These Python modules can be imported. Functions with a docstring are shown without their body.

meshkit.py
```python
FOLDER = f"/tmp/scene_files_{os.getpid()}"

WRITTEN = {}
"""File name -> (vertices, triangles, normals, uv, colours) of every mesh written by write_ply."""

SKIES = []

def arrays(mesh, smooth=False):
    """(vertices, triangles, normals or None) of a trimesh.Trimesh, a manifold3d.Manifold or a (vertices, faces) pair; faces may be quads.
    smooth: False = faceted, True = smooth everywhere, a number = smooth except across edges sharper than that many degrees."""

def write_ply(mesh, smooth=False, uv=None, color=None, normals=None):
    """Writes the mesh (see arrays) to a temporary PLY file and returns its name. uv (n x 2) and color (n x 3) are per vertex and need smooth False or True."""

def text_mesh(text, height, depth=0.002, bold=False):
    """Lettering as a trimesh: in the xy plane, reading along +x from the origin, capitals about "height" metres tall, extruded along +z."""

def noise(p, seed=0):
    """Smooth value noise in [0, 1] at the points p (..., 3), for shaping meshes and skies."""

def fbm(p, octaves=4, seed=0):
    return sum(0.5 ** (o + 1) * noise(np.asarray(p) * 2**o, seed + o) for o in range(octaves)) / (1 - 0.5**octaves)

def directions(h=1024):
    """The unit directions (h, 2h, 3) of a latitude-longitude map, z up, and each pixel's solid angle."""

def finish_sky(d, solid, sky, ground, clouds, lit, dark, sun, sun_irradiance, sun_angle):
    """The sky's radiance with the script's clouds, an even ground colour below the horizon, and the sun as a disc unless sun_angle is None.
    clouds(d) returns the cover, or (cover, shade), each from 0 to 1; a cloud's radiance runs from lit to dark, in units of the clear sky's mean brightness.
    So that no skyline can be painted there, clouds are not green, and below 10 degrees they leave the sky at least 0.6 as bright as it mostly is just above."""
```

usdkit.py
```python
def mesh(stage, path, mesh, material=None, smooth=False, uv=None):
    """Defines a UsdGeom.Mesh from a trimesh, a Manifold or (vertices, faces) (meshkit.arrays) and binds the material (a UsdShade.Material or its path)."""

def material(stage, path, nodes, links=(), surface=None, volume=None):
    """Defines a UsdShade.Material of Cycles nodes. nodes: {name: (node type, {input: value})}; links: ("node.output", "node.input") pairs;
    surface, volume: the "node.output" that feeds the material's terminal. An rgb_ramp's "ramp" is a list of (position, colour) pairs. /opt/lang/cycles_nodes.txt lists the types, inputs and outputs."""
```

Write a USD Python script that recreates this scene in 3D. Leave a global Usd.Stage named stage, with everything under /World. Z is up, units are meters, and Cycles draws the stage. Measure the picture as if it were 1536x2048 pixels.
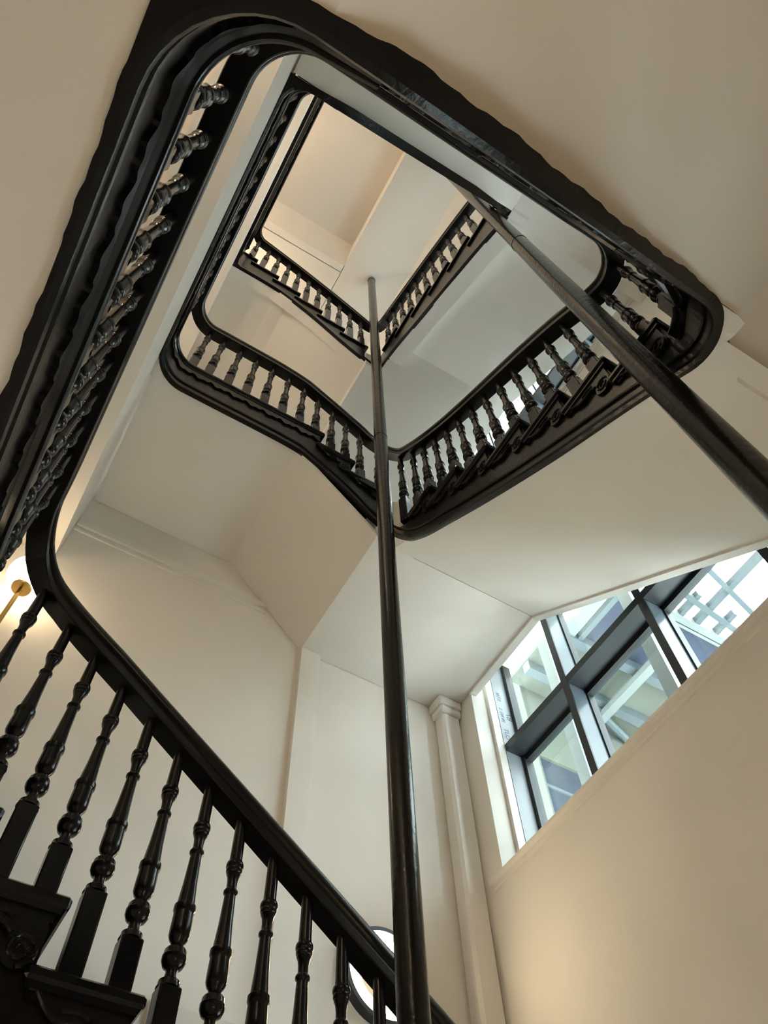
import math, random
import numpy as np, trimesh, shapely.geometry as sg
from scipy.interpolate import PchipInterpolator
import usdkit, meshkit
from pxr import Usd, UsdGeom, UsdLux, UsdShade, Gf, Sdf, Vt

random.seed(7); rng = np.random.default_rng(7)
stage = Usd.Stage.CreateInMemory()
UsdGeom.SetStageUpAxis(stage, UsdGeom.Tokens.z); UsdGeom.SetStageMetersPerUnit(stage, 1.0)
UsdGeom.Xform.Define(stage, '/World')
SF, SO = 0.085, 0.13   # string faces, outward of the nosings
S = 0.345            # metres per measuring unit; all shapes below are in units around the camera
EYE = 1.40           # camera height above the floor of the lower landing, metres

# ---------------------------------------------------------------- camera
FPX = 1558.976
R = np.array([[0.50875249, 0.76184327, 0.40095602], [0.86049996, -0.43556987, -0.26423228], [-0.02665922, 0.47945147, -0.87716337]])
cam = UsdGeom.Camera.Define(stage, '/World/Camera')
cam.CreateHorizontalApertureAttr(36.0); cam.CreateVerticalApertureAttr(48.0)
cam.CreateFocalLengthAttr(36.0 * FPX / 1536); cam.CreateClippingRangeAttr(Gf.Vec2f(0.02, 500))
cx, cy, cz = R[:, 0], R[:, 1], R[:, 2]
m4 = Gf.Matrix4d(*[float(v) for v in (*cx, 0, *cy, 0, *cz, 0, 0, 0, EYE, 1)])
cam.AddTransformOp().Set(m4)
cam.CreateExposureAttr(1.0)

# ---------------------------------------------------------------- sky
dome = UsdLux.DomeLight.Define(stage, '/World/Sky')
dome.CreateColorAttr(Gf.Vec3f(0.86, 0.945, 1.0)); dome.CreateIntensityAttr(1.85)
dome.GetPrim().SetCustomDataByKey('kind', 'structure')

LAMP = 1.0           # sconce strength
# ---------------------------------------------------------------- materials
L = '/World/Looks/'
def paint(name, col, rough=0.6, bump=0.03, scale=14.0, var=0.03):
    lo = [c * (1 - var) for c in col]; hi = [min(1, c * (1 + var)) for c in col]
    return usdkit.material(stage, L + name, {
        'g': ('geometry', {}), 'n': ('noise_texture', {'scale': scale, 'detail': 5.0}), 'n2': ('noise_texture', {'scale': 1.3, 'detail': 3.0}),
        'r': ('rgb_ramp', {'ramp': [(0.3, lo), (0.7, hi)]}), 'b': ('bump', {'strength': bump, 'distance': 0.02}),
        'p': ('principled_bsdf', {'roughness': rough, 'specular_ior_level': 0.3})},
        [('g.position', 'n.vector'), ('g.position', 'n2.vector'), ('n2.fac', 'r.fac'), ('r.color', 'p.base_color'), ('n.fac', 'b.height'), ('b.normal', 'p.normal')], surface='p.BSDF')
def gloss(name, col, rough=0.25, bump=0.15, scale=30.0, dist=0.01, spec=0.5):
    return usdkit.material(stage, L + name, {
        'g': ('geometry', {}), 'n': ('noise_texture', {'scale': scale, 'detail': 4.0}), 'b': ('bump', {'strength': bump, 'distance': dist}),
        'p': ('principled_bsdf', {'base_color': col, 'roughness': rough, 'specular_ior_level': spec})},
        [('g.position', 'n.vector'), ('n.fac', 'b.height'), ('b.normal', 'p.normal')], surface='p.BSDF')
def plain(name, col, rough=0.5, metal=0.0):
    return usdkit.material(stage, L + name, {'p': ('principled_bsdf', {'base_color': col, 'roughness': rough, 'metallic': metal})}, surface='p.BSDF')
def glow(name, col, strength):
    return usdkit.material(stage, L + name, {'e': ('emission', {'color': col, 'strength': strength})}, surface='e.emission')
M = {}
M['wall'] = paint('wall_paint', (0.80, 0.762, 0.708))
M['plaster'] = paint('plaster_paint', (0.80, 0.762, 0.708), bump=0.05, scale=9.0)
M['trim'] = paint('trim_paint', (0.82, 0.79, 0.74), rough=0.45)
M['dado'] = paint('dado_paint', (0.70, 0.67, 0.62), rough=0.5)
M['black'] = gloss('black_gloss_paint', (0.006, 0.006, 0.007), 0.18, 0.05, 26.0, spec=0.28)
M['blackwood'] = gloss('black_brushed_paint', (0.006, 0.006, 0.0065), 0.22, 0.16, 45.0, spec=0.25)
M['rail'] = gloss('black_rail_paint', (0.006, 0.0055, 0.005), 0.28, 0.05, 20.0, spec=0.32)
M['column'] = gloss('black_column_paint', (0.008, 0.007, 0.006), 0.20, 0.20, 30.0, spec=0.32)
M['frame'] = plain('dark_window_frame', (0.012, 0.016, 0.019), 0.4)
M['framelight'] = plain('grey_window_jamb', (0.30, 0.33, 0.36), 0.35)
M['framein'] = plain('mullion_side', (0.11, 0.14, 0.165), 0.25)
M['ringdisc'] = glow('ring_back_disc', (1.0, 0.80, 0.50), 0.45)
M['brass'] = plain('brass', (0.75, 0.50, 0.18), 0.28, 1.0)
M['ink'] = plain('marker_ink', (0.08, 0.09, 0.16), 0.6)
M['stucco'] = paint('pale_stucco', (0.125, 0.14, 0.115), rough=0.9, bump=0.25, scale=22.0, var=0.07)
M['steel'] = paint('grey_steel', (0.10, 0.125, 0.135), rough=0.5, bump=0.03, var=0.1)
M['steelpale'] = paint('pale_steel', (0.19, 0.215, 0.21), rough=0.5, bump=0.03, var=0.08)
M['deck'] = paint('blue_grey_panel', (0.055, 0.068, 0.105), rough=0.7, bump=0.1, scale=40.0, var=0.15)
M['darkwin'] = plain('dark_far_glass', (0.05, 0.06, 0.08), 0.12)
M['globe'] = glow('globe_glass', (1.0, 0.76, 0.46), 5.0)
M['fill_globe_low'] = glow('fill_glass_low', (1.0, 0.68, 0.36), 11.5)  # warm globe of the added sconce on the hall's front wall
M['fill_globe_hall'] = glow('fill_glass_hall', (1.0, 0.86, 0.70), 14.0)  # near-neutral globe of the added sconce on the hall's rear wall
M['fill_globe_bright'] = glow('fill_glass_bright', (1.0, 0.78, 0.54), 42.0)  # strong globe for the added, unseen landing sconces
M['ringglow'] = glow('ring_glow', (1.0, 0.78, 0.48), 17.0)
M['glass'] = usdkit.material(stage, L + 'window_glass', {
    'w': ('layer_weight', {'blend': 0.5}), 'pw': ('math', {'math_type': 'power', 'value2': 4.0}), 'ml': ('math', {'math_type': 'multiply_add', 'value2': 0.7, 'value3': 0.03}),
    't': ('transparent_bsdf', {'color': (0.93, 0.97, 0.95)}), 'g': ('glossy_bsdf', {'color': (1, 1, 1), 'roughness': 0.0}), 'm': ('mix_closure', {})},
    [('w.facing', 'pw.value1'), ('pw.value', 'ml.value1'), ('ml.value', 'm.fac'), ('t.BSDF', 'm.closure1'), ('g.BSDF', 'm.closure2')], surface='m.closure')

# ---------------------------------------------------------------- scene helpers
used = {}
def numbered(parent, name):
    k = (parent, name); n = used.get(k, 0); used[k] = n + 1
    return name if n == 0 else '%s_%03d' % (name, n)
def W(v):
    v = np.asarray(v, float) * S
    v = v + np.array([0, 0, EYE]); return v
def obj(name, mesh, mat, parent=None, smooth=False):
    pp = parent.GetPath().pathString if parent else '/World'
    path = pp + '/' + numbered(pp, name)
    if isinstance(mesh, list): mesh = trimesh.util.concatenate(mesh)
    me = usdkit.mesh(stage, path, (W(mesh.vertices), mesh.faces), M[mat], smooth=smooth)
    return me.GetPrim()
def tag(p, label=None, cat=None, group=None, kind=None):
    for k, v in (('label', label), ('category', cat), ('group', group), ('kind', kind)):
        if v: p.SetCustomDataByKey(k, v)
    return p
def thing(name, label, cat, group=None, kind=None):
    x = UsdGeom.Xform.Define(stage, '/World/' + numbered('/World', name))
    return tag(x.GetPrim(), label, cat, group, kind)
def box(x0, x1, y0, y1, z0, z1):
    b = trimesh.creation.box((abs(x1 - x0), abs(y1 - y0), abs(z1 - z0)))
    b.apply_translation(((x0 + x1) / 2, (y0 + y1) / 2, (z0 + z1) / 2)); return b
def bevbox(x0, x1, y0, y1, z0, z1, c=0.02):
    import manifold3d as mf
    pts = []
    for sx, x in ((1, x0), (-1, x1)):
        for sy, y in ((1, y0), (-1, y1)):
            for sz, z in ((1, z0), (-1, z1)):
                pts += [(x + sx * c, y + sy * c, z), (x + sx * c, y, z + sz * c), (x, y + sy * c, z + sz * c)]
    return trimesh.convex.convex_hull(np.array(pts))
def prism(poly, z0, z1):
    m = trimesh.creation.extrude_polygon(sg.Polygon(poly), z1 - z0); m.apply_translation((0, 0, z0)); return m
def prism_axis(poly, lo, hi, axis):
    """poly in the (along, z) plane, pushed along the other horizontal axis; axis 'x': along = y."""
    m = trimesh.creation.extrude_polygon(sg.Polygon(poly), hi - lo)
    v = m.vertices.copy()
    m.vertices = np.c_[v[:, 2] + lo, v[:, 0], v[:, 1]] if axis == 'x' else np.c_[v[:, 0], v[:, 2] + lo, v[:, 1]]
    m.fix_normals(); return m
def lathe(prof, n=16):
    prof = np.array(prof, float); a = np.linspace(0, 2 * math.pi, n, endpoint=False)
    v = np.array([[r * math.cos(t), r * math.sin(t), z] for r, z in prof for t in a]); f = []
    for i in range(len(prof) - 1):
        for j in range(n):
            k = (j + 1) % n; f += [[i * n + j, i * n + k, (i + 1) * n + k], [i * n + j, (i + 1) * n + k, (i + 1) * n + j]]
    return trimesh.Trimesh(v, f, process=False)
def tube(pts, r, n=8):
    pts = np.array(pts, float); vs = []; up = np.array([0.31, 0.17, 0.93])
    for i in range(len(pts)):
        t = pts[min(i + 1, len(pts) - 1)] - pts[max(i - 1, 0)]; t /= np.linalg.norm(t)
        a = np.cross(t, up); a /= np.linalg.norm(a); b = np.cross(t, a)
        for k in range(n):
            q = 2 * math.pi * k / n; vs.append(pts[i] + r * (math.cos(q) * a + math.sin(q) * b))
    f = []
    for i in range(len(pts) - 1):
        for k in range(n):
            l = (k + 1) % n; f += [[i * n + k, i * n + l, (i + 1) * n + l], [i * n + k, (i + 1) * n + l, (i + 1) * n + k]]
    m = trimesh.Trimesh(vs, f, process=False)
    e = len(pts) - 1
    caps = [[0, k + 1, k] for k in range(1, n - 1)] + [[e * n, e * n + k, e * n + k + 1] for k in range(1, n - 1)]
    return trimesh.Trimesh(m.vertices, np.vstack([m.faces, caps]), process=False)

# ---------------------------------------------------------------- the open well: ten consecutive sides
# plane of the nosings of each side, and its direction of climb. D runs -y, A runs +x, B runs +y, C runs -x
SIDES = [('D', -5.78), ('A', -0.87), ('B', 0.03), ('C', 4.0), ('D', -5.78), ('A', -0.90), ('B', -0.51), ('C', 3.6), ('D', -5.38), ('A', -0.75)]
RAD_STRING = [0.50, 0.58, 0.50, 0.50, 0.50, 0.30, 0.06, 0.06, 0.06, 0.06]      # corner after each side
RAD_RAIL = [0.50, 0.52, 0.50, 0.50, 0.50, 0.34, 0.26, 0.26, 0.30, 0.3]
RAD = list(RAD_STRING)
DIR = {'D': (0, -1), 'A': (1, 0), 'B': (0, 1), 'C': (-1, 0)}
OUT = {'D': (-1, 0), 'A': (0, -1), 'B': (1, 0), 'C': (0, 1)}
def along(kind, x, y): d = DIR[kind]; return d[0] * x + d[1] * y
def corner_xy(i):
    (k0, p0), (k1, p1) = SIDES[i], SIDES[i + 1]
    return (p0, p1) if k0 in 'BD' else (p1, p0)
def ends(i):
    k = SIDES[i][0]
    a0 = along(k, *corner_xy(i - 1)) + RAD[i - 1] if i > 0 else -4.9
    a1 = along(k, *corner_xy(i)) - RAD[i] if i < len(SIDES) - 1 else 1.2
    return a0, a1
def place(i, a, o):
    """point of side i at travel coordinate a, o outwards of the nosing plane, round the corners; and outward normal"""
    k, p = SIDES[i]; a0, a1 = ends(i); d, n = np.array(DIR[k], float), np.array(OUT[k], float)
    base = n * abs(p) * np.sign(np.dot(n, n) * 1) if False else None
    def pt(aa): return d * aa + (np.array([p, 0.0]) if k in 'BD' else np.array([0.0, p]))
    if a > a1 and i < len(SIDES) - 1:
        r = RAD[i]; th = (a - a1) / r; c = pt(a1) - n * r
        nn = n * math.cos(th) + d * math.sin(th); return c + nn * (r + o), nn
    if a < a0 and i > 0:
        r = RAD[i - 1]; th = (a0 - a) / r; c = pt(a0) - n * r
        nn = n * math.cos(th) - d * math.sin(th); return c + nn * (r + o), nn
    return pt(a) + n * o, n
def span(i):
    a0, a1 = ends(i)
    return (a0 - RAD[i - 1] * math.pi / 4 if i > 0 else a0), (a1 + RAD[i] * math.pi / 4 if i < len(SIDES) - 1 else a1)
# heights along each side: underside of the handrail, lower edge of the string, and the nosings (coordinate, level)
def G(n, a0, z0, da, dz): return [(a0 + da * k, z0 + dz * k) for k in range(n)]
A1, A2, A3 = 5.45, 14.80, 24.25
NOSE = [
    G(8, -4.48, 1.18, 0.733, 0.5335)[1:] ,                              # D0 (levels 1.71 .. 4.92)
    [], G(5, -0.02, 6.0, 0.81, 0.55), G(7, 0.29, 8.75, 0.72, 0.55), [(-3.93, 13.70), (-3.21, 14.25), (-2.49, 14.80)],
    [], G(6, -0.28, 15.308, 0.745, 0.5083), G(5, 0.61, 18.35, 0.764, 0.48) + [(4.43, 20.75)], G(6, -3.36, 21.25, 0.741, 0.5), []]
BASE = [1.18, A1, A1, 8.2, 13.15, A2, A2, 17.85, 20.75, A3]            # level before the first nosing
RAIL = [
    [(-4.6, 3.23), (-3.19, 4.27), (-0.597, 6.143), (0.37, 6.86)],
    [(-5.28, 7.72), (-4.8, 7.85), (-0.9, 7.85), (-0.47, 7.86)],
    [(-0.37, 7.92), (0.1, 8.18), (3.25, 10.30), (3.5, 10.42)],
    [(0.47, 10.75), (1.2, 11.35), (5.28, 14.52)],
    [(-3.5, 15.82), (-3.0, 16.235), (-2.66, 16.49), (-2.28, 16.76), (-1.91, 17.0), (-1.51, 17.10), (-1.1, 17.16), (0.37, 17.2)],
    [(-5.28, 17.2), (-0.9, 17.2)],
    [(-0.47, 17.35), (0.2, 17.75), (2.7, 19.45), (3.3, 19.85)],
    [(0.8, 20.6), (1.16, 20.87), (4.4, 22.75), (4.98, 23.05)],
    [(-3.3, 23.55), (0.4, 26.2)],
    [(-4.9, 26.5), (1.2, 26.5)]]
LOW = [
    [(-4.6, -0.3), (-0.8, 2.25), (0.37, 3.1)],
    [(-5.28, 4.1), (-4.9, 4.30), (-0.47, 4.30)],
    [(-0.37, 4.31), (0.1, 4.42), (3.5, 6.92)],
    [(0.47, 7.50), (0.95, 7.87), (2.4, 8.86), (4.43, 10.44), (5.28, 11.2)],
    [(-3.5, 12.40), (-2.39, 13.33), (-1.95, 13.57), (-1.5, 13.61), (0.37, 13.63)],
    [(-5.28, 13.66), (-0.9, 13.66)],
    [(-0.47, 13.68), (0.2, 13.95), (3.3, 16.25)],
    [(0.9, 16.88), (3.59, 18.73), (4.98, 19.6)],
    [(-3.4, 19.85), (-2.59, 20.46), (-1.34, 21.48), (-0.4, 21.95), (0.1, 22.0), (0.4, 22.0)],
    [(-4.9, 22.0), (1.2, 22.0)]]
def curve(tab, i):
    pts = list(tab[i]); s0, s1 = span(i)
    if i > 0: pts.insert(0, (s0, (tab[i - 1][-1][1] + pts[0][1]) / 2))
    if i < len(SIDES) - 1: pts.append((s1, (tab[i][-1][1] + tab[i + 1][0][1]) / 2))
    p = np.array(pts); return PchipInterpolator(p[:, 0], p[:, 1], extrapolate=True)
rail_z = [curve(RAIL, i) for i in range(10)]; low_z = [curve(LOW, i) for i in range(10)]
def level(i, a):
    z = BASE[i]
    for an, zn in NOSE[i]:
        if a >= an - 1e-9: z = zn
    return z
def stations(i, lo=None, hi=None, steps=False, ds=0.09):
    s0, s1 = span(i); lo = s0 if lo is None else lo; hi = s1 if hi is None else hi
    a0, a1 = ends(i); pts = set(np.round(np.linspace(lo, hi, max(2, int((hi - lo) / ds) + 1)), 5))
    out = sorted(pts)
    if steps:
        for an, _ in NOSE[i]:
            if lo < an < hi: out += [an + 0.085 - 1e-4, an + 0.085 + 1e-4]
    return sorted(out)
def sweep(i, prof, zf, lo=None, hi=None, ds=0.09, wob=None):
    """closed profile [(o, dz)] carried along side i at height zf(a)"""
    st = stations(i, lo, hi, ds=ds); n = len(prof); vs = []
    for a in st:
        for j, (o, dz) in enumerate(prof):
            oo = o + (wob(a, j) if wob else 0)
            p, _ = place(i, a, oo); vs.append((p[0], p[1], zf(a) + dz))
    f = []
    for q in range(len(st) - 1):
        for k in range(n):
            l = (k + 1) % n; A, B, C, D_ = q * n + k, q * n + l, (q + 1) * n + l, (q + 1) * n + k
            f += [[A, B, C], [A, C, D_]]
    e = (len(st) - 1) * n
    tri = trimesh.creation.triangulate_polygon(sg.Polygon(prof), engine='earcut') if False else None
    f += [[0, k + 1, k] for k in range(1, n - 1)] + [[e, e + k, e + k + 1] for k in range(1, n - 1)]
    m = trimesh.Trimesh(vs, f, process=False); m.fix_normals(); return m
def band(i, o0, o1, zb, zt, lo=None, hi=None, steps=False, ds=0.09, wob=None):
    st = stations(i, lo, hi, steps, ds); vs = []
    for a in st:
        for o, z in ((o0, zb(a)), (o1 + (wob(a) if wob else 0), zb(a)), (o1, zt(a)), (o0, zt(a))):
            p, _ = place(i, a, o); vs.append((p[0], p[1], z))
    f = []
    for q in range(len(st) - 1):
        for k in range(4):
            l = (k + 1) % 4; A, B, C, D_ = q * 4 + k, q * 4 + l, q * 4 + 4 + l, q * 4 + 4 + k
            f += [[A, B, C], [A, C, D_]]
    e = (len(st) - 1) * 4; f += [[0, 2, 1], [0, 3, 2], [e, e + 1, e + 2], [e, e + 2, e + 3]]
    m = trimesh.Trimesh(vs, f, process=False); m.fix_normals(); return m

# ---------------------------------------------------------------- the stair: strings, treads, risers, brackets, soffits
XD, YC, XB, YA = -8.83, 7.14, 3.15, -4.6        # inner faces of the enclosing walls
def axis_box(i, a0, a1, o0, o1, z0, z1, bev=0):
    k, p = SIDES[i]; d, n = DIR[k], OUT[k]
    xs = [d[0] * a0 + (n[0] * o0 + p if k in 'BD' else 0), d[0] * a1 + (n[0] * o1 + p if k in 'BD' else 0)]
    ys = [d[1] * a0 + (n[1] * o0 + p if k in 'AC' else 0), d[1] * a1 + (n[1] * o1 + p if k in 'AC' else 0)]
    return (bevbox(min(xs), max(xs), min(ys), max(ys), z0, z1, bev) if bev else box(min(xs), max(xs), min(ys), max(ys), z0, z1))
def bracket(i, a, z, g):
    """carved scroll under a tread end: a shaped plate with a raised scroll and wave, on the string's face"""
    e = a + g + 0.1
    low = lambda u: z - 0.16 - 0.36 * (1 - (u - a - 0.1) / (g + 0.0)) - 0.045 * math.sin((u - a - 0.1) / g * 3.5 * math.pi + 0.3)
    us = np.linspace(e, a + 0.34, 18)
    lobe = [(a + 0.24 + 0.135 * math.cos(q), z - 0.46 + 0.135 * math.sin(q)) for q in np.linspace(-0.35, -math.pi, 10)]
    poly = sg.Polygon([(a + 0.105, z - 0.10), (e, z - 0.10)] + [(u, min(z - 0.13, low(u))) for u in us] + lobe).buffer(0)
    if poly.geom_type != 'Polygon': poly = max(poly.geoms, key=lambda q: q.area)
    m = trimesh.creation.extrude_polygon(poly, 0.04); v = m.vertices
    P = np.array([[*place(i, u, 0.088 - h)[0], w] for u, w, h in v]); m = trimesh.Trimesh(P, m.faces, process=False); m.fix_normals()
    parts = [m]
    c = (a + 0.235, z - 0.45); sp = []
    for q in range(34):
        t = q / 33 * 3.6 * math.pi; r = 0.02 + 0.105 * q / 33
        sp.append((c[0] + r * math.cos(t - 0.4), c[1] + r * math.sin(t - 0.4)))
    w1 = [(u, low(u) + 0.025) for u in np.linspace(e - 0.02, a + 0.33, 24)]
    w2 = [(u, low(u) + 0.10) for u in np.linspace(e - 0.28, a + 0.36, 18)]
    for path, rr in ((sp, 0.017), (w1, 0.02), (w2, 0.017)):
        parts.append(tube([(*place(i, u, 0.046)[0], min(w, z - 0.14)) for u, w in path], rr, 6))
    return trimesh.util.concatenate(parts)
def wave(i, lo, hi, zt):
    """scalloped fret under the landing's nosing"""
    per = 0.37
    zb = lambda a: zt - 0.30 - 0.10 * abs(math.sin(math.pi * a / per)) ** 0.7 - 0.03 * math.sin(2 * math.pi * a / per * 2)
    parts = [band(i, 0.045, 0.09, zb, lambda a: zt - 0.2, lo, hi, ds=0.03)]
    return trimesh.util.concatenate(parts)
NAMES = [
    ('stair_flight', 'black stair flight at lower left, two moulded tread ends in dark shade', 'staircase'),
    ('stair_landing', 'black landing edge with scalloped fascia along the left of the photo, nearest the viewer', 'landing'),
    ('stair_flight', 'black underside of the near flight across the top right, below a wide tan soffit', 'staircase'),
    ('stair_flight', 'black stair flight with carved scroll brackets above the large window', 'staircase'),
    ('stair_landing', 'black landing turning into three steps, left of the central column at mid height', 'landing'),
    ('stair_landing', 'narrow black landing edge of the middle storey, beside a pale grey strip', 'landing'),
    ('stair_flight', 'thin black upper flight whose underside crosses above the second storey, joined to the right column', 'staircase'),
    ('stair_flight', 'upper plain black flight rising right of the central column with pale lit string', 'staircase'),
    ('stair_flight', 'upper plain black flight rising left of the central column with block tread ends', 'staircase'),
    ('stair_landing', 'topmost thin black landing edge against the pink-beige ceiling', 'landing')]
FL = []
for i in range(10):
    kind, p = SIDES[i]; t = thing(*NAMES[i]); FL.append(t)
    lower = i <= 5
    s0, s1 = span(i)
    fade = lambda a, s0=s0, s1=s1: max(0.0, min(1.0, (a - s0) / 0.9, (s1 - a) / 0.9))
    rag = (lambda a: 0.016 * math.sin(a * 1.7 + 1) + 0.007 * math.sin(a * 9.1) + 0.005 * math.sin(a * 31)) if i in (1, 2) else (lambda a: 0.0)
    wob = lambda a, rag=rag, fade=fade, kind=kind: fade(a) * (rag(a) + (0.06 if kind == 'B' else 0.0))
    zb = (lambda a, i=i: float(low_z[i](a)) - 0.02); zt = (lambda a, i=i: level(i, a - 0.085) - 0.10)
    obj('string', band(i, SF, SO, zb, zt, steps=True, ds=0.06, wob=wob), 'blackwood', t)
    # mouldings that follow the string's lower edge
    bead = [(0.09, 0.0), (0.045, 0.015), (0.035, 0.06), (0.055, 0.10), (0.09, 0.12)]
    fil = [(0.09, 0.28), (0.06, 0.29), (0.055, 0.33), (0.09, 0.36)]
    if lower:
        obj('string_moulding', sweep(i, bead, zb), 'blackwood', t, smooth=40)
        obj('string_fillet', sweep(i, fil, zb), 'blackwood', t)
    else:
        obj('string_moulding', sweep(i, [(0.09, 0.0), (0.04, 0.0), (0.04, 0.22), (0.09, 0.26)], zb), 'blackwood', t)
    # treads and risers
    ns = NOSE[i]
    width = 0.5 if i == 7 else {'D': abs(XD - p), 'C': YC - p, 'B': XB - p, 'A': 0}[kind] - 0.02
    a0, a1 = ends(i)
    for q, (an, zn) in enumerate(ns):
        last = q == len(ns) - 1
        nxt = ns[q + 1][0] if not last else an + 0.6
        if last and i == 4: nxt = an + 0.3
        if an < a0 - 0.02: pass
        end = min(nxt + 0.15, s1 + 0.3)
        o0 = 0.0 if lower else 0.03
        tr = axis_box(i, an, end, o0, width, zn - 0.10, zn, 0.025 if lower else 0.01)
        obj('tread', tr, 'black', t)
        if lower:
            obj('tread_moulding', [axis_box(i, an + 0.05, end - 0.03, 0.025, 0.09, zn - 0.15, zn - 0.10), axis_box(i, an + 0.08, end - 0.06, 0.055, 0.09, zn - 0.21, zn - 0.15)], 'black', t)
        zprev = ns[q - 1][1] if q else BASE[i]
        obj('riser', axis_box(i, an + 0.085, an + 0.13, 0.095, width, zprev - 0.1, zn - 0.09), 'black', t)
        if lower and not (i == 4 and last):
            g = (nxt - an)
            obj('scroll_bracket', bracket(i, an, zn, g), 'blackwood', t)
    # level nosing where the side is a landing
    lev = {1: (s0, s1, A1), 4: (-2.4, s1, A2), 5: (s0, s1, A2), 9: (s0, s1, A3), 3: (s0, 0.35, 8.2), 2: (3.9, s1, 8.2), 7: (s0, 0.55, 17.85), 6: (3.5, s1, 17.85)}
    if i in lev:
        lo, hi, zz = lev[i]
        if i in (1, 5): hi = a1 + RAD[i] * math.pi / 2 - 1e-4
        if lo < hi:
            nos = [(0.25, 0.0), (0.02, 0.0), (0.0, -0.03), (0.0, -0.07), (0.02, -0.10), (0.03, -0.10), (0.045, -0.15), (0.08, -0.20), (0.25, -0.20)]
            tp = (lambda a: 1.0) if i == 1 else (lambda a: 0.0)
            wn = lambda a, j, nos=nos, tp=tp: -tp(a) * (0.032 if nos[j][0] < 0.022 else 0.018 if nos[j][0] < 0.04 else 0.0)
            obj('landing_nosing', sweep(i, nos, lambda a: zz, lo, hi, ds=0.06, wob=wn), 'black', t, smooth=35)
            if i in (1, 5):        # carried round the corner up to the first riser of the next side
                b0 = ends(i + 1)[0]; b1 = NOSE[i + 1][0][0] + 0.12
                w2 = lambda a, j, b0=b0, b1=b1, wn=wn, hi=hi: wn(hi, j) * max(0.0, (b1 - a) / (b1 - b0))
                obj('landing_nosing', sweep(i + 1, nos, lambda a: zz, b0, b1, ds=0.05, wob=w2), 'black', t, smooth=35)
            if i in (1, 4, 5):
                obj('scalloped_fret', wave(i, lo, min(hi, s1 + 0.3), zz), 'blackwood', t)
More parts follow.
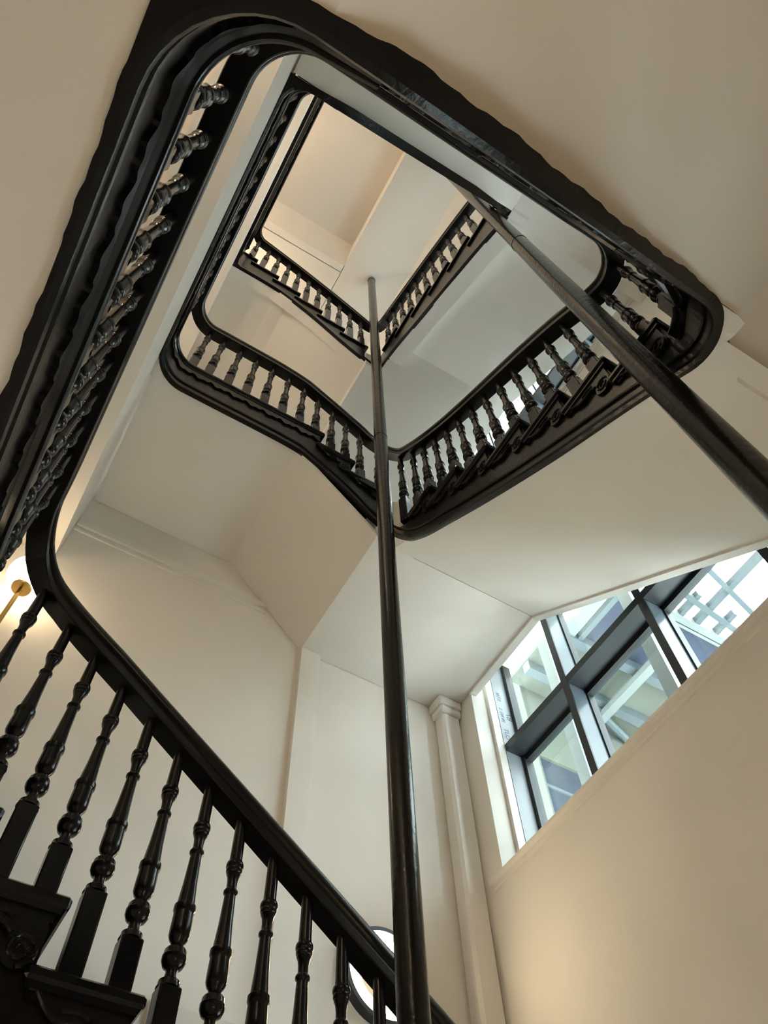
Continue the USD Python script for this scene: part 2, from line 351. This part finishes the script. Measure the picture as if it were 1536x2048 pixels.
# quarter landings and landing slabs, soffits
def soffit(i, pts, o0, o1, th=0.12):
    k, p = SIDES[i]; d, n = DIR[k], OUT[k]
    poly = [(a, z) for a, z in pts] + [(a, z + th) for a, z in pts[::-1]]
    sgn = d[0] if k in 'AC' else d[1]
    poly = [(a * sgn, z) for a, z in poly]
    lo, hi = sorted((p + (n[0] if k in 'BD' else n[1]) * o0, p + (n[0] if k in 'BD' else n[1]) * o1))
    return prism_axis(poly, lo, hi, 'x' if k in 'BD' else 'y')
OS = 0.10
YS = YC - 0.005
K = 0.978
def corner_fill(i, th=0.2, square=False):
    """plaster between the rounded string and the square corner of the soffits after side i, following the string's lower edge"""
    r = RAD[i]; a1 = ends(i)[1]; b0 = ends(i + 1)[0]; n0, n1 = np.array(OUT[SIDES[i][0]]), np.array(OUT[SIDES[i + 1][0]])
    c = np.array(corner_xy(i)) - (n0 + n1) * r; lo = []; ou = []
    for t in np.linspace(0, math.pi / 2, 13):
        d = n0 * math.cos(t) + n1 * math.sin(t); z = float(low_z[i](a1 + r * t)) if t < math.pi / 4 else float(low_z[i + 1](b0 - r * (math.pi / 2 - t)))
        q = (r + OS + 0.03) / max(math.cos(t), math.sin(t)); z += -0.012 if square else 0.02; lo.append((*(c + d * (r + SF + 0.02)), z)); ou.append((*(c + d * (q if square else min(max(q, r + SF + 0.03), r + 0.36))), z))
    n = len(lo); up = lambda L: [(x, y, z + th) for x, y, z in L]
    v = lo + ou + up(lo) + up(ou); f = []
    for k in range(n - 1):
        for A, B in ((0, n), (2 * n, 3 * n), (0, 2 * n), (n, 3 * n)): f += [[A + k, A + k + 1, B + k + 1], [A + k, B + k + 1, B + k]]
    for k in (0, n - 1): f += [[k, n + k, 3 * n + k], [k, 3 * n + k, 2 * n + k]]
    m = trimesh.Trimesh(v, f, process=False); m.fix_normals(); return m
for i_ in range(9):
    sq_ = i_ in (1, 5, 6, 7, 8)
    obj('corner_block' if sq_ else 'corner_soffit', corner_fill(i_, 0.2, sq_), 'blackwood' if sq_ else 'plaster', FL[i_])
def ks(*v): return [x * K for x in v]
def kp(L): return [(a * K, z * K) for a, z in L]
# lower storey
WD = abs(XD) - 5.78 - 0.005
obj('soffit', soffit(0, [(-4.9, -0.5), (0.98, 3.7)], OS, WD), 'plaster', FL[0])
obj('quarter_landing', box(XD + 0.01, -5.9, 3.75, YS, 1.2, 1.69), 'plaster', FL[0])
obj('soffit', box(XD + 0.01, XB - 0.01, YA + 0.01, -0.99, 4.31, 5.30), 'plaster', FL[1])
obj('landing_floor', box(XD + 0.01, XB - 0.01, YA + 0.01, -0.97, 5.30, 5.43), 'black', FL[1])
obj('soffit', soffit(2, [(-0.992, 4.311), (-0.25, 4.32), (4.16, 7.45)], 0.14, XB - 0.04), 'plaster', FL[2])
obj('quarter_landing', prism([(0.12, 4.07), (-0.04, 4.20), (-0.34, 4.61), (-0.34, YS), (XB - 0.01, YS), (XB - 0.01, 4.07)], 7.47, 8.1), 'plaster', FL[2])
obj('soffit', soffit(3, [(0.08, 7.30), (0.34, 7.50), (5.96, 11.85)], OS, YS - 4.0), 'plaster', FL[3])
obj('quarter_landing', prism([(XD + 0.01, 3.71), (-5.88, 3.71), (-5.62, 4.08), (-5.5, 4.4), (-5.97, 4.5), (-5.97, YS), (XD + 0.01, YS)], 11.85, 13.05), 'plaster', FL[4])
obj('soffit', soffit(4, [(-3.71, 11.85), (-1.98, 13.62), (0.95, 13.66)], OS, WD), 'plaster', FL[4])
# landing of the middle storey with its downstand beam
obj('soffit', box(XD + 0.01, XB - 0.01, YA + 0.01, -1.02, 13.66, 14.66), 'plaster', FL[5])
obj('downstand_beam', box(XD + 0.01, XB - 0.01, -1.70, -1.0, 11.51, 13.64), 'plaster', FL[5])
obj('landing_floor', box(XD + 0.01, XB - 0.01, YA + 0.01, -1.0, 14.66, 14.78), 'black', FL[5])
# upper storey
obj('soffit', soffit(6, [(-0.97, 13.69), (-0.3, 13.72), (3.70, 16.50)], 0.15, XB + 0.50), 'plaster', FL[6])
obj('quarter_landing', box(-0.5, XB - 0.01, 3.70, YS, 16.50, 17.7), 'plaster', FL[6])
obj('soffit', soffit(7, [(0.3, 16.86), (4.565, 19.603)], OS, YS - 3.6), 'plaster', FL[7])
obj('boxed_beam', soffit(7, [(0.3, 16.46), (0.9, 16.88), (3.59, 18.73), (5.05, 19.62)], OS + 0.01, 0.48, 0.3), 'plaster', FL[7])
obj('quarter_landing', box(XD + 0.01, -4.56, 3.70, YS, 19.6, 20.6), 'plaster', FL[8])
obj('quarter_landing_edge', box(XD + 0.01, -5.42, 3.26, 3.71, 19.6, 20.6), 'plaster', FL[8])
obj('soffit', soffit(8, [(-3.26, 19.95), (-0.9, 21.98), (-0.5, 22.07), (0.88, 22.08)], OS + 0.2, abs(XD) - 5.39), 'plaster', FL[8])
obj('boxed_beam', soffit(8, [(-3.4, 19.80), (-2.59, 20.48), (-1.34, 21.51), (-0.4, 21.97), (0.88, 22.01)], OS, 0.42, 0.3), 'plaster', FL[8])
obj('soffit', box(XD + 0.01, XB - 0.01, YA + 0.01, -0.87, 22.0, 24.05), 'plaster', FL[9])
obj('downstand_beam', box(XD + 0.01, XB - 0.01, -1.6, -0.875, 21.55, 21.99), 'plaster', FL[9])
obj('landing_floor', box(XD + 0.01, XB - 0.01, YA + 0.01, -0.85, 24.05, 24.2), 'black', FL[9])

# ---------------------------------------------------------------- balustrades
BPROF = [  # (radius, fraction of the turned part from the top)
    (0.046, 0.0), (0.050, 0.20), (0.052, 0.222), (0.064, 0.229), (0.069, 0.24), (0.069, 0.252), (0.061, 0.260), (0.064, 0.266), (0.063, 0.276), (0.055, 0.282), (0.056, 0.290), (0.046, 0.302), (0.040, 0.33),
    (0.039, 0.362), (0.048, 0.368), (0.056, 0.376), (0.056, 0.386), (0.046, 0.394), (0.044, 0.402), (0.053, 0.54), (0.066, 0.642), (0.070, 0.646),
    (0.080, 0.650), (0.080, 0.672), (0.073, 0.678), (0.072, 0.69), (0.075, 0.75), (0.074, 0.785), (0.062, 0.803), (0.046, 0.815), (0.044, 0.827),
    (0.066, 0.838), (0.078, 0.848), (0.080, 0.868), (0.086, 0.872), (0.085, 0.892), (0.070, 0.912), (0.044, 0.922), (0.038, 0.935), (0.044, 0.958), (0.062, 0.966), (0.074, 0.972), (0.074, 0.982), (0.084, 1.0)]
def baluster(x, y, z0, z1, ang, n=16, sq=0.087, rs=1.0):
    tot = z1 - z0; turned = min(1.92, tot - 0.28)
    zt = z0 + tot - turned
    ring = lathe([(r * rs, z1 - t * turned) for r, t in BPROF], n)
    b = bevbox(-sq, sq, -sq, sq, 0, zt - z0, 0.012); b.apply_transform(trimesh.transformations.rotation_matrix(ang, (0, 0, 1)))
    b.apply_translation((0, 0, z0))
    m = trimesh.util.concatenate([ring, b]); m.apply_translation((x, y, 0)); return m
BAL = [
    [-(0.597 + 0.37 * k) for k in range(-3, 11)],
    [-5.05 + 0.40 * k for k in range(0, 13)],
    [-0.05, 0.27] + [0.5 + 0.405 * k for k in range(0, 8)] + [3.73],
    [0.13] + [0.478 + 0.3545 * k for k in range(0, 15)],
    [-3.72, -3.353, -3.0, -2.66, -2.28, -1.91, -1.51, -1.1, -0.70, -0.30, 0.115, 0.45],
    [-5.0 + 0.42 * k for k in range(0, 12)],
    [-0.3 + 0.38 * k for k in range(0, 10)],
    [1.16 + 0.374 * k for k in range(0, 11)],
    [-3.15 + 0.37 * k for k in range(0, 11)],
    [-4.7 + 0.4 * k for k in range(0, 14)]]
RNAMES = [
    'black balustrade at lower left, its turned balusters nearest the viewer before the lit wall',
    'black balustrade along the left landing, glossy balusters seen end-on from below',
    'black balustrade of the near flight across the top right, mostly hidden by its own string',
    'black balustrade on the flight with carved brackets, its balusters before the bright window strip',
    'black balustrade on the mid-height landing left of the central column, rail sweeping down',
    'black balustrade along the narrow middle-storey landing edge at left',
    'black balustrade above the thin upper flight by the right column',
    'small black balustrade on the upper flight right of the central column',
    'small black balustrade on the upper flight left of the central column',
    'topmost black balustrade of the thin landing below the ceiling']
RAD[:] = RAD_RAIL
rail_z = [curve(RAIL, i) for i in range(10)]
RP = [(-0.112, 0.0), (-0.122, 0.012), (-0.122, 0.10), (-0.108, 0.115), (-0.104, 0.15), (-0.128, 0.175), (-0.137, 0.21), (-0.132, 0.26), (-0.105, 0.31), (-0.05, 0.34)]
RP = RP + [(-o, z) for o, z in RP[::-1]]
for i in range(10):
    t = thing('balustrade', RNAMES[i], 'balustrade')
    off = 0.11
    z = rail_z[i]
    obj('handrail', sweep(i, [(off + o, dz) for o, dz in RP], lambda a, z=z: float(z(a)), ds=0.07), 'rail', t, smooth=38)
    for a in BAL[i]:
        (x, y), n = place(i, a, off + 0.005)
        zb = level(i, a) - 0.02
        if i == 1 or i == 0: zb = level(i, a) - 0.02
        m = baluster(x, y, zb, float(z(a)) + 0.03, math.atan2(n[1], n[0]), 20 if i in (0, 1, 3) else 14, rs=1.13)
        obj('baluster', m, 'black', t, smooth=40)

# ---------------------------------------------------------------- steel columns in the well
def column(name, label, x, y, z0, z1, r, joints, bumps):
    t = thing(name, label, 'column')
    zs = np.arange(z0, z1 + 0.01, 0.25); prof = [(r, z) for z in zs if z < z1] + [(r, z1)]
    m = lathe(prof, 40); m.apply_translation((x, y, 0)); obj('shaft', m, 'column', t, smooth=60)
    for z in joints:
        m = lathe([(r, z - 0.05), (r * 1.05, z - 0.04), (r * 1.05, z + 0.04), (r, z + 0.05)], 40); m.apply_translation((x, y, 0)); obj('joint_collar', m, 'black', t)
    m = lathe([(r, z1 - 0.25), (r * 1.1, z1 - 0.2), (r * 1.1, z1)], 32); m.apply_translation((x, y, 0)); obj('top_cap', m, 'column', t)
    return t
c1d = np.array([-1.5715, 1.0400]); R1 = 6.1; p1 = c1d / np.linalg.norm(c1d) * R1
column('steel_column', 'tall black round column in the middle of the photo rising to the top ceiling', p1[0], p1[1], -4.05, 28.36, 0.129, [p1[1] / 0.2372, ], 0)
az = math.radians((12.98 + 8.53) / 2); R2 = 3.52; p2 = (-R2 * math.sin(az), R2 * math.cos(az))
column('steel_column', 'thick black round column slanting to the right edge, nearer than the central one', p2[0], p2[1], -4.05, 28.36, 0.1365, [13.6], 0)

# ---------------------------------------------------------------- enclosing walls, floor and ceiling
TH = 0.6; ZB, ZT = -4.05, 31.0
SILL0, SILL, SILL2 = -1.55, 7.80, 17.15
WX0, WX1 = -8.10, 2.4
st = lambda o: tag(o, kind='structure')
wl = obj('wall_left', [box(XD - TH, XD, YA, YC + 1.2, ZB, ZT)], 'wall'); st(wl)
GY = 8.12
wr = obj('wall_right', [box(XD, XB, YC, YC + 1.2, ZB, SILL0), box(-2.10, XB, YC, YC + 1.2, SILL0, SILL), box(WX0, -2.10, YC, YC + 1.2, 3.6, SILL), box(XD, WX0, YC, YC + 1.2, SILL0, ZT), box(WX1, XB, YC, YC + 1.2, SILL, ZT),
                        box(WX0, WX1, YC, YC + 1.2, 13.0, SILL2), box(WX0, WX1, YC, YC + 1.2, 23.2, ZT)], 'wall'); st(wr)
st(obj('wall_front', box(XB, XB + TH, YA, YC + 1.2, ZB, ZT), 'wall'))
st(obj('wall_rear', box(XD - TH, XB + TH, YA - TH, YA, ZB, ZT), 'wall'))
st(obj('floor', box(XD - TH, XB + TH, YA - TH, YC + 1.2, ZB - 0.4, ZB), 'dado'))
# ceiling with a raised coffer over the well
CZ, CT = 28.36, 29.6
ce = [box(XD, -5.38, YA, 2.3, CZ, CZ + 0.3), prism_axis([(2.28, CZ), (4.4, CZ), (7.4, 25.5), (7.4, 31), (2.28, CT + 0.05)], XD, XB, 'x'), box(XD, XB, YA, 2.4, CT, CT + 0.5)]
sl = prism_axis([(-5.4, CZ), (-5.13, CZ), (-4.57, CT + 0.02), (-5.4, CT + 0.02)], YA, 2.3, 'y')
st(obj('ceiling', ce + [sl], 'plaster'))
# pilaster strip, picture moulding, dado
st(obj('trim_1', box(XD, XD + 0.11, 3.71, 4.11, 1.7, 11.85), 'trim'))
st(obj('trim_2', [box(XD, XD + 0.05, -0.98, 2.90, 12.65, 12.81), box(XD, XD + 0.03, -0.98, 2.90, 12.48, 12.53)], 'trim'))
st(obj('trim_3', box(XD, XD + 0.05, 2.38, 3.71, 1.7, 4.99), 'dado'))
# boxed pipe in the corner of the right wall
t = thing('pipe_casing', 'cream boxed pipe with a stepped cap in the corner left of the window', 'pipe casing')
obj('shaft', bevbox(XD + 0.005, -8.51, 6.72, YC - 0.005, 1.7, 11.84, 0.05), 'trim', t)
obj('cap', [bevbox(XD + 0.005, -8.41, 6.62, YC - 0.005, 11.64, 11.84, 0.02), bevbox(XD + 0.005, -8.45, 6.66, YC - 0.005, 11.46, 11.64, 0.03)], 'trim', t)

# ---------------------------------------------------------------- windows
def window(n, zs, ztop, WX1=WX1):
    w = thing('window_%d' % n, None, None); st(w)
    FY = 7.67
    xs = [x for x in (WX0, -6.18, -4.12, -2.08, -0.05, 1.98) if x < WX1]
    obj('jamb_lining', [box(WX0, WX0 + 0.03, YC, FY - 0.17, zs, ztop), box(WX0, WX0 + 0.10, FY - 0.17, FY, zs, ztop)], 'trim', w)
    obj('jamb_frame', [box(WX0, WX0 + 0.11, FY, GY - 0.02, zs, ztop)], 'framelight', w)
    obj('jamb_gasket', [box(WX0 + 0.11, WX0 + 0.19, GY - 0.10, GY + 0.08, zs, ztop)], 'frame', w)
    for x in xs[1:]:
        obj('mullion', [box(x - 0.07, x + 0.07, FY, FY + 0.03, zs, ztop), box(x - 0.09, x + 0.09, GY - 0.06, GY + 0.1, zs, ztop)], 'frame', w)
        obj('mullion_web', box(x - 0.062, x + 0.062, FY + 0.03, GY - 0.06, zs, ztop), 'framein', w)
    tz = zs + 2.66
    for k in range(len(xs)):
        x0 = xs[k] + 0.07; x1 = (xs[k + 1] - 0.07) if k < len(xs) - 1 else WX1
        obj('transom', [box(x0, x1, FY + 0.005, GY + 0.05, tz, tz + 0.16), box(x0, x1, GY - 0.06, GY + 0.08, tz - 0.1, tz + 0.22)], 'frame', w)
        for za, zb in ((zs + 0.03, tz), (tz + 0.16, ztop)):
            obj('pane', box(x0 - 0.04, x1 + 0.04, GY, GY + 0.03, za, zb), 'glass', w)
    prof = [(YC + 1.0, zs), (YC - 0.07, zs), (YC - 0.11, zs - 0.04), (YC - 0.11, zs - 0.09), (YC - 0.07, zs - 0.13), (YC - 0.03, zs - 0.15), (YC - 0.03, zs - 0.20), (YC + 0.02, zs - 0.22), (YC + 1.0, zs - 0.22)]
    obj('sill', prism_axis(prof, WX0 - 0.22, WX1, 'x'), 'trim', w)
    return w
w1 = window(1, SILL, 13.1)
w2 = window(2, SILL2, 23.2)
w0 = window(3, SILL0, 3.6, -2.10)  # unseen lower window, added and sized to light the near landing soffit
# pencilled installer's marks on the jamb frame
def mark(text, z, y, h):
    tm = meshkit.text_mesh(text, h); v, f, _ = meshkit.arrays(tm)
    v = np.array(v); u = v[:, 0] - v[:, 0].min(); q = v[:, 1]
    P = np.c_[np.full(len(v), WX0 + 0.111) + 0.002 * (v[:, 2] > v[:, 2].mean()), y + q * 1.0, z + u]
    m = trimesh.Trimesh(P, f, process=False); return m
obj('installer_marks', [mark('CUT', 10.80, 7.74, 0.10), mark('IN NO. 1', 11.25, 7.74, 0.07), mark('DTM', 11.85, 7.74, 0.08), mark('B7', 11.37, 7.88, 0.12), mark('blank', 10.7, 7.90, 0.06)], 'ink', w1)
# plaster lip along the soffit above the window
lip = [(0.35, 7.64), (6.10, 12.07)]
obj('soffit_edge_trim', soffit(3, [(0.86, 7.862), (5.96, 11.80)], YC - 4.0 - 0.02, YC - 4.0 + 0.13, 0.1), 'trim', FL[3])
obj('soffit_edge_trim', box(WX0, -5.96, YC - 0.02, YC + 0.13, 11.79, 11.87), 'trim', FL[4])

# ---------------------------------------------------------------- lamps
def sconce(p, n, label, mat='globe'):
    """lamp on a wall: p = globe centre, n = horizontal direction out of the wall (the wall is 0.48 behind)"""
    t = thing('wall_sconce', label, 'wall lamp')
    ang = math.atan2(n[1], n[0])
    def put(name, m, mat, **k):
        m = m.copy(); m.apply_transform(trimesh.transformations.rotation_matrix(ang, (0, 0, 1))); m.apply_translation(p); return obj(name, m, mat, t, **k)
    put('back_plate', bevbox(-0.48, -0.42, -0.14, 0.14, -2.05, -1.5, 0.03), 'brass')
    put('stem', tube([(-0.43, 0, -1.75), (-0.06, 0, -1.72), (0, 0, -1.65), (0, 0, -0.3)], 0.035, 10), 'brass', smooth=60)
    put('globe_cup', lathe([(0.0, -0.34), (0.14, -0.34), (0.15, -0.31), (0.13, -0.27), (0.0, -0.27)], 28), 'brass', smooth=40)
    tag(put('globe', trimesh.creation.icosphere(3, 0.32), mat, smooth=True), 'glowing white glass globe')
    return t
XS = XD + 0.48
sconce((XS, -1.10, 10.2), (1, 0), 'brass wall sconce with white globe behind the lower left handrail corner')
sconce((XS, -1.10, 18.6), (1, 0), 'brass wall sconce with white globe behind the mid-height landing balusters')
sconce((XS, -1.12, 27.0), (1, 0), 'added fill sconce with white globe beside the topmost landing, unseen behind its edge', 'fill_globe_bright')  # added out of view to brighten the top ceiling
sconce((-2.0, YA + 0.48, 19.80), (0, 1), 'added fill sconce on the rear wall of the middle landing, unseen above its soffit', 'fill_globe_bright')  # added lamp, unseen; warms the upper soffits
sconce((-2.0, YA + 0.48, 27.0), (0, 1), 'added fill sconce on the rear wall of the topmost landing, unseen above its soffit', 'fill_globe_bright')  # second added lamp, unseen; more warm light at the top
sconce((XB - 0.48, -2.6, 10.2), (-1, 0), 'added fill sconce on the front wall of the first landing, unseen behind the near flight', 'fill_globe_bright')  # added, unseen lamp warming the upper flight's soffit and the beam
sconce((-6.0, YA + 0.48, 0.6), (0, 1), 'added fill sconce on the rear wall of the lower hall, out of view', 'fill_globe_hall')  # added below the view to lighten the left landing's soffit
sconce((XB - 0.48, 1.2, 0.6), (-1, 0), 'added fill sconce on the front wall of the lower hall, out of view', 'fill_globe_low')  # added below the view; gives the near flight's soffit its warm light
# ring lamp on the lower wall
t = thing('ring_lamp', 'round glowing wall lamp with black rim behind the lower end of the handrail', 'wall lamp')
rc = np.array([XD, 5.38, 6.06]); RR = 0.63
def disc_ring(r0, r1, d0, d1, n=64):
    m = lathe([(r0, d0), (r1, d0), (r1, d1), (r0, d1), (r0, d0)], n); v = m.vertices
    m = trimesh.Trimesh(np.c_[v[:, 2] + rc[0], v[:, 0] + rc[1], v[:, 1] + rc[2]], m.faces, process=False); m.fix_normals(); return m
obj('rim', disc_ring(RR - 0.055, RR, 0.0, 0.15), 'frame', t, smooth=40)
obj('light_strip', disc_ring(RR - 0.24, RR - 0.056, 0.02, 0.10), 'ringglow', t, smooth=40)
tag(obj('back_disc', disc_ring(0.001, RR - 0.24, 0.0, 0.09), 'ringdisc', t), 'warm cream centre disc')

# ---------------------------------------------------------------- the light court outside
cz = 17.0
def at(rx, ry, z=cz): return (rx * z, ry * z)
t = thing('court_building', 'pale stucco courtyard building with one dark window, seen through the lower window', 'building')
yc = 11.6; xw = -0.943 * yc
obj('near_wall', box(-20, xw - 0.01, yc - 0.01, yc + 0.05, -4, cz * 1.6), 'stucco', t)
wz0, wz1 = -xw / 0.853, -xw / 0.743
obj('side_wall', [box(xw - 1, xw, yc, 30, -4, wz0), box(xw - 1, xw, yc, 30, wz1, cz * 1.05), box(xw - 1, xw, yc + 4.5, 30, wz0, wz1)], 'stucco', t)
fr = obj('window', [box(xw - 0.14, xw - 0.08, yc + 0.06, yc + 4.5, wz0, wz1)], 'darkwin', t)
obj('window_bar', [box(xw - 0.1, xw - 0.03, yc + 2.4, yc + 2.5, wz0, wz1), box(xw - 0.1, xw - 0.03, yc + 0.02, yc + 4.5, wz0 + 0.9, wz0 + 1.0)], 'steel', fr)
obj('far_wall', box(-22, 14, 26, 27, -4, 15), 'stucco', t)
t = thing('court_canopy', 'grey steel canopy of crossing beams and blue-grey roof panels outside the window', 'canopy')
def beam_y(rx, w, y0, y1, z=cz, h=0.35, rx1=None, mat='steel'):
    x0 = rx * z; x1 = (rx1 if rx1 is not None else rx) * z
    p = [(x0 - w / 2, y0 * z), (x0 + w / 2, y0 * z), (x1 + w / 2, y1 * z), (x1 - w / 2, y1 * z)]
    return obj('rafter', prism(p, z, z + h), mat, t)
def beam_x(ry, w, x0, x1, z=cz, h=0.25, mat='steel'):
    return obj('purlin', box(x0 * z, x1 * z, ry * z - w / 2, ry * z + w / 2, z + 0.06, z + h), mat, t)
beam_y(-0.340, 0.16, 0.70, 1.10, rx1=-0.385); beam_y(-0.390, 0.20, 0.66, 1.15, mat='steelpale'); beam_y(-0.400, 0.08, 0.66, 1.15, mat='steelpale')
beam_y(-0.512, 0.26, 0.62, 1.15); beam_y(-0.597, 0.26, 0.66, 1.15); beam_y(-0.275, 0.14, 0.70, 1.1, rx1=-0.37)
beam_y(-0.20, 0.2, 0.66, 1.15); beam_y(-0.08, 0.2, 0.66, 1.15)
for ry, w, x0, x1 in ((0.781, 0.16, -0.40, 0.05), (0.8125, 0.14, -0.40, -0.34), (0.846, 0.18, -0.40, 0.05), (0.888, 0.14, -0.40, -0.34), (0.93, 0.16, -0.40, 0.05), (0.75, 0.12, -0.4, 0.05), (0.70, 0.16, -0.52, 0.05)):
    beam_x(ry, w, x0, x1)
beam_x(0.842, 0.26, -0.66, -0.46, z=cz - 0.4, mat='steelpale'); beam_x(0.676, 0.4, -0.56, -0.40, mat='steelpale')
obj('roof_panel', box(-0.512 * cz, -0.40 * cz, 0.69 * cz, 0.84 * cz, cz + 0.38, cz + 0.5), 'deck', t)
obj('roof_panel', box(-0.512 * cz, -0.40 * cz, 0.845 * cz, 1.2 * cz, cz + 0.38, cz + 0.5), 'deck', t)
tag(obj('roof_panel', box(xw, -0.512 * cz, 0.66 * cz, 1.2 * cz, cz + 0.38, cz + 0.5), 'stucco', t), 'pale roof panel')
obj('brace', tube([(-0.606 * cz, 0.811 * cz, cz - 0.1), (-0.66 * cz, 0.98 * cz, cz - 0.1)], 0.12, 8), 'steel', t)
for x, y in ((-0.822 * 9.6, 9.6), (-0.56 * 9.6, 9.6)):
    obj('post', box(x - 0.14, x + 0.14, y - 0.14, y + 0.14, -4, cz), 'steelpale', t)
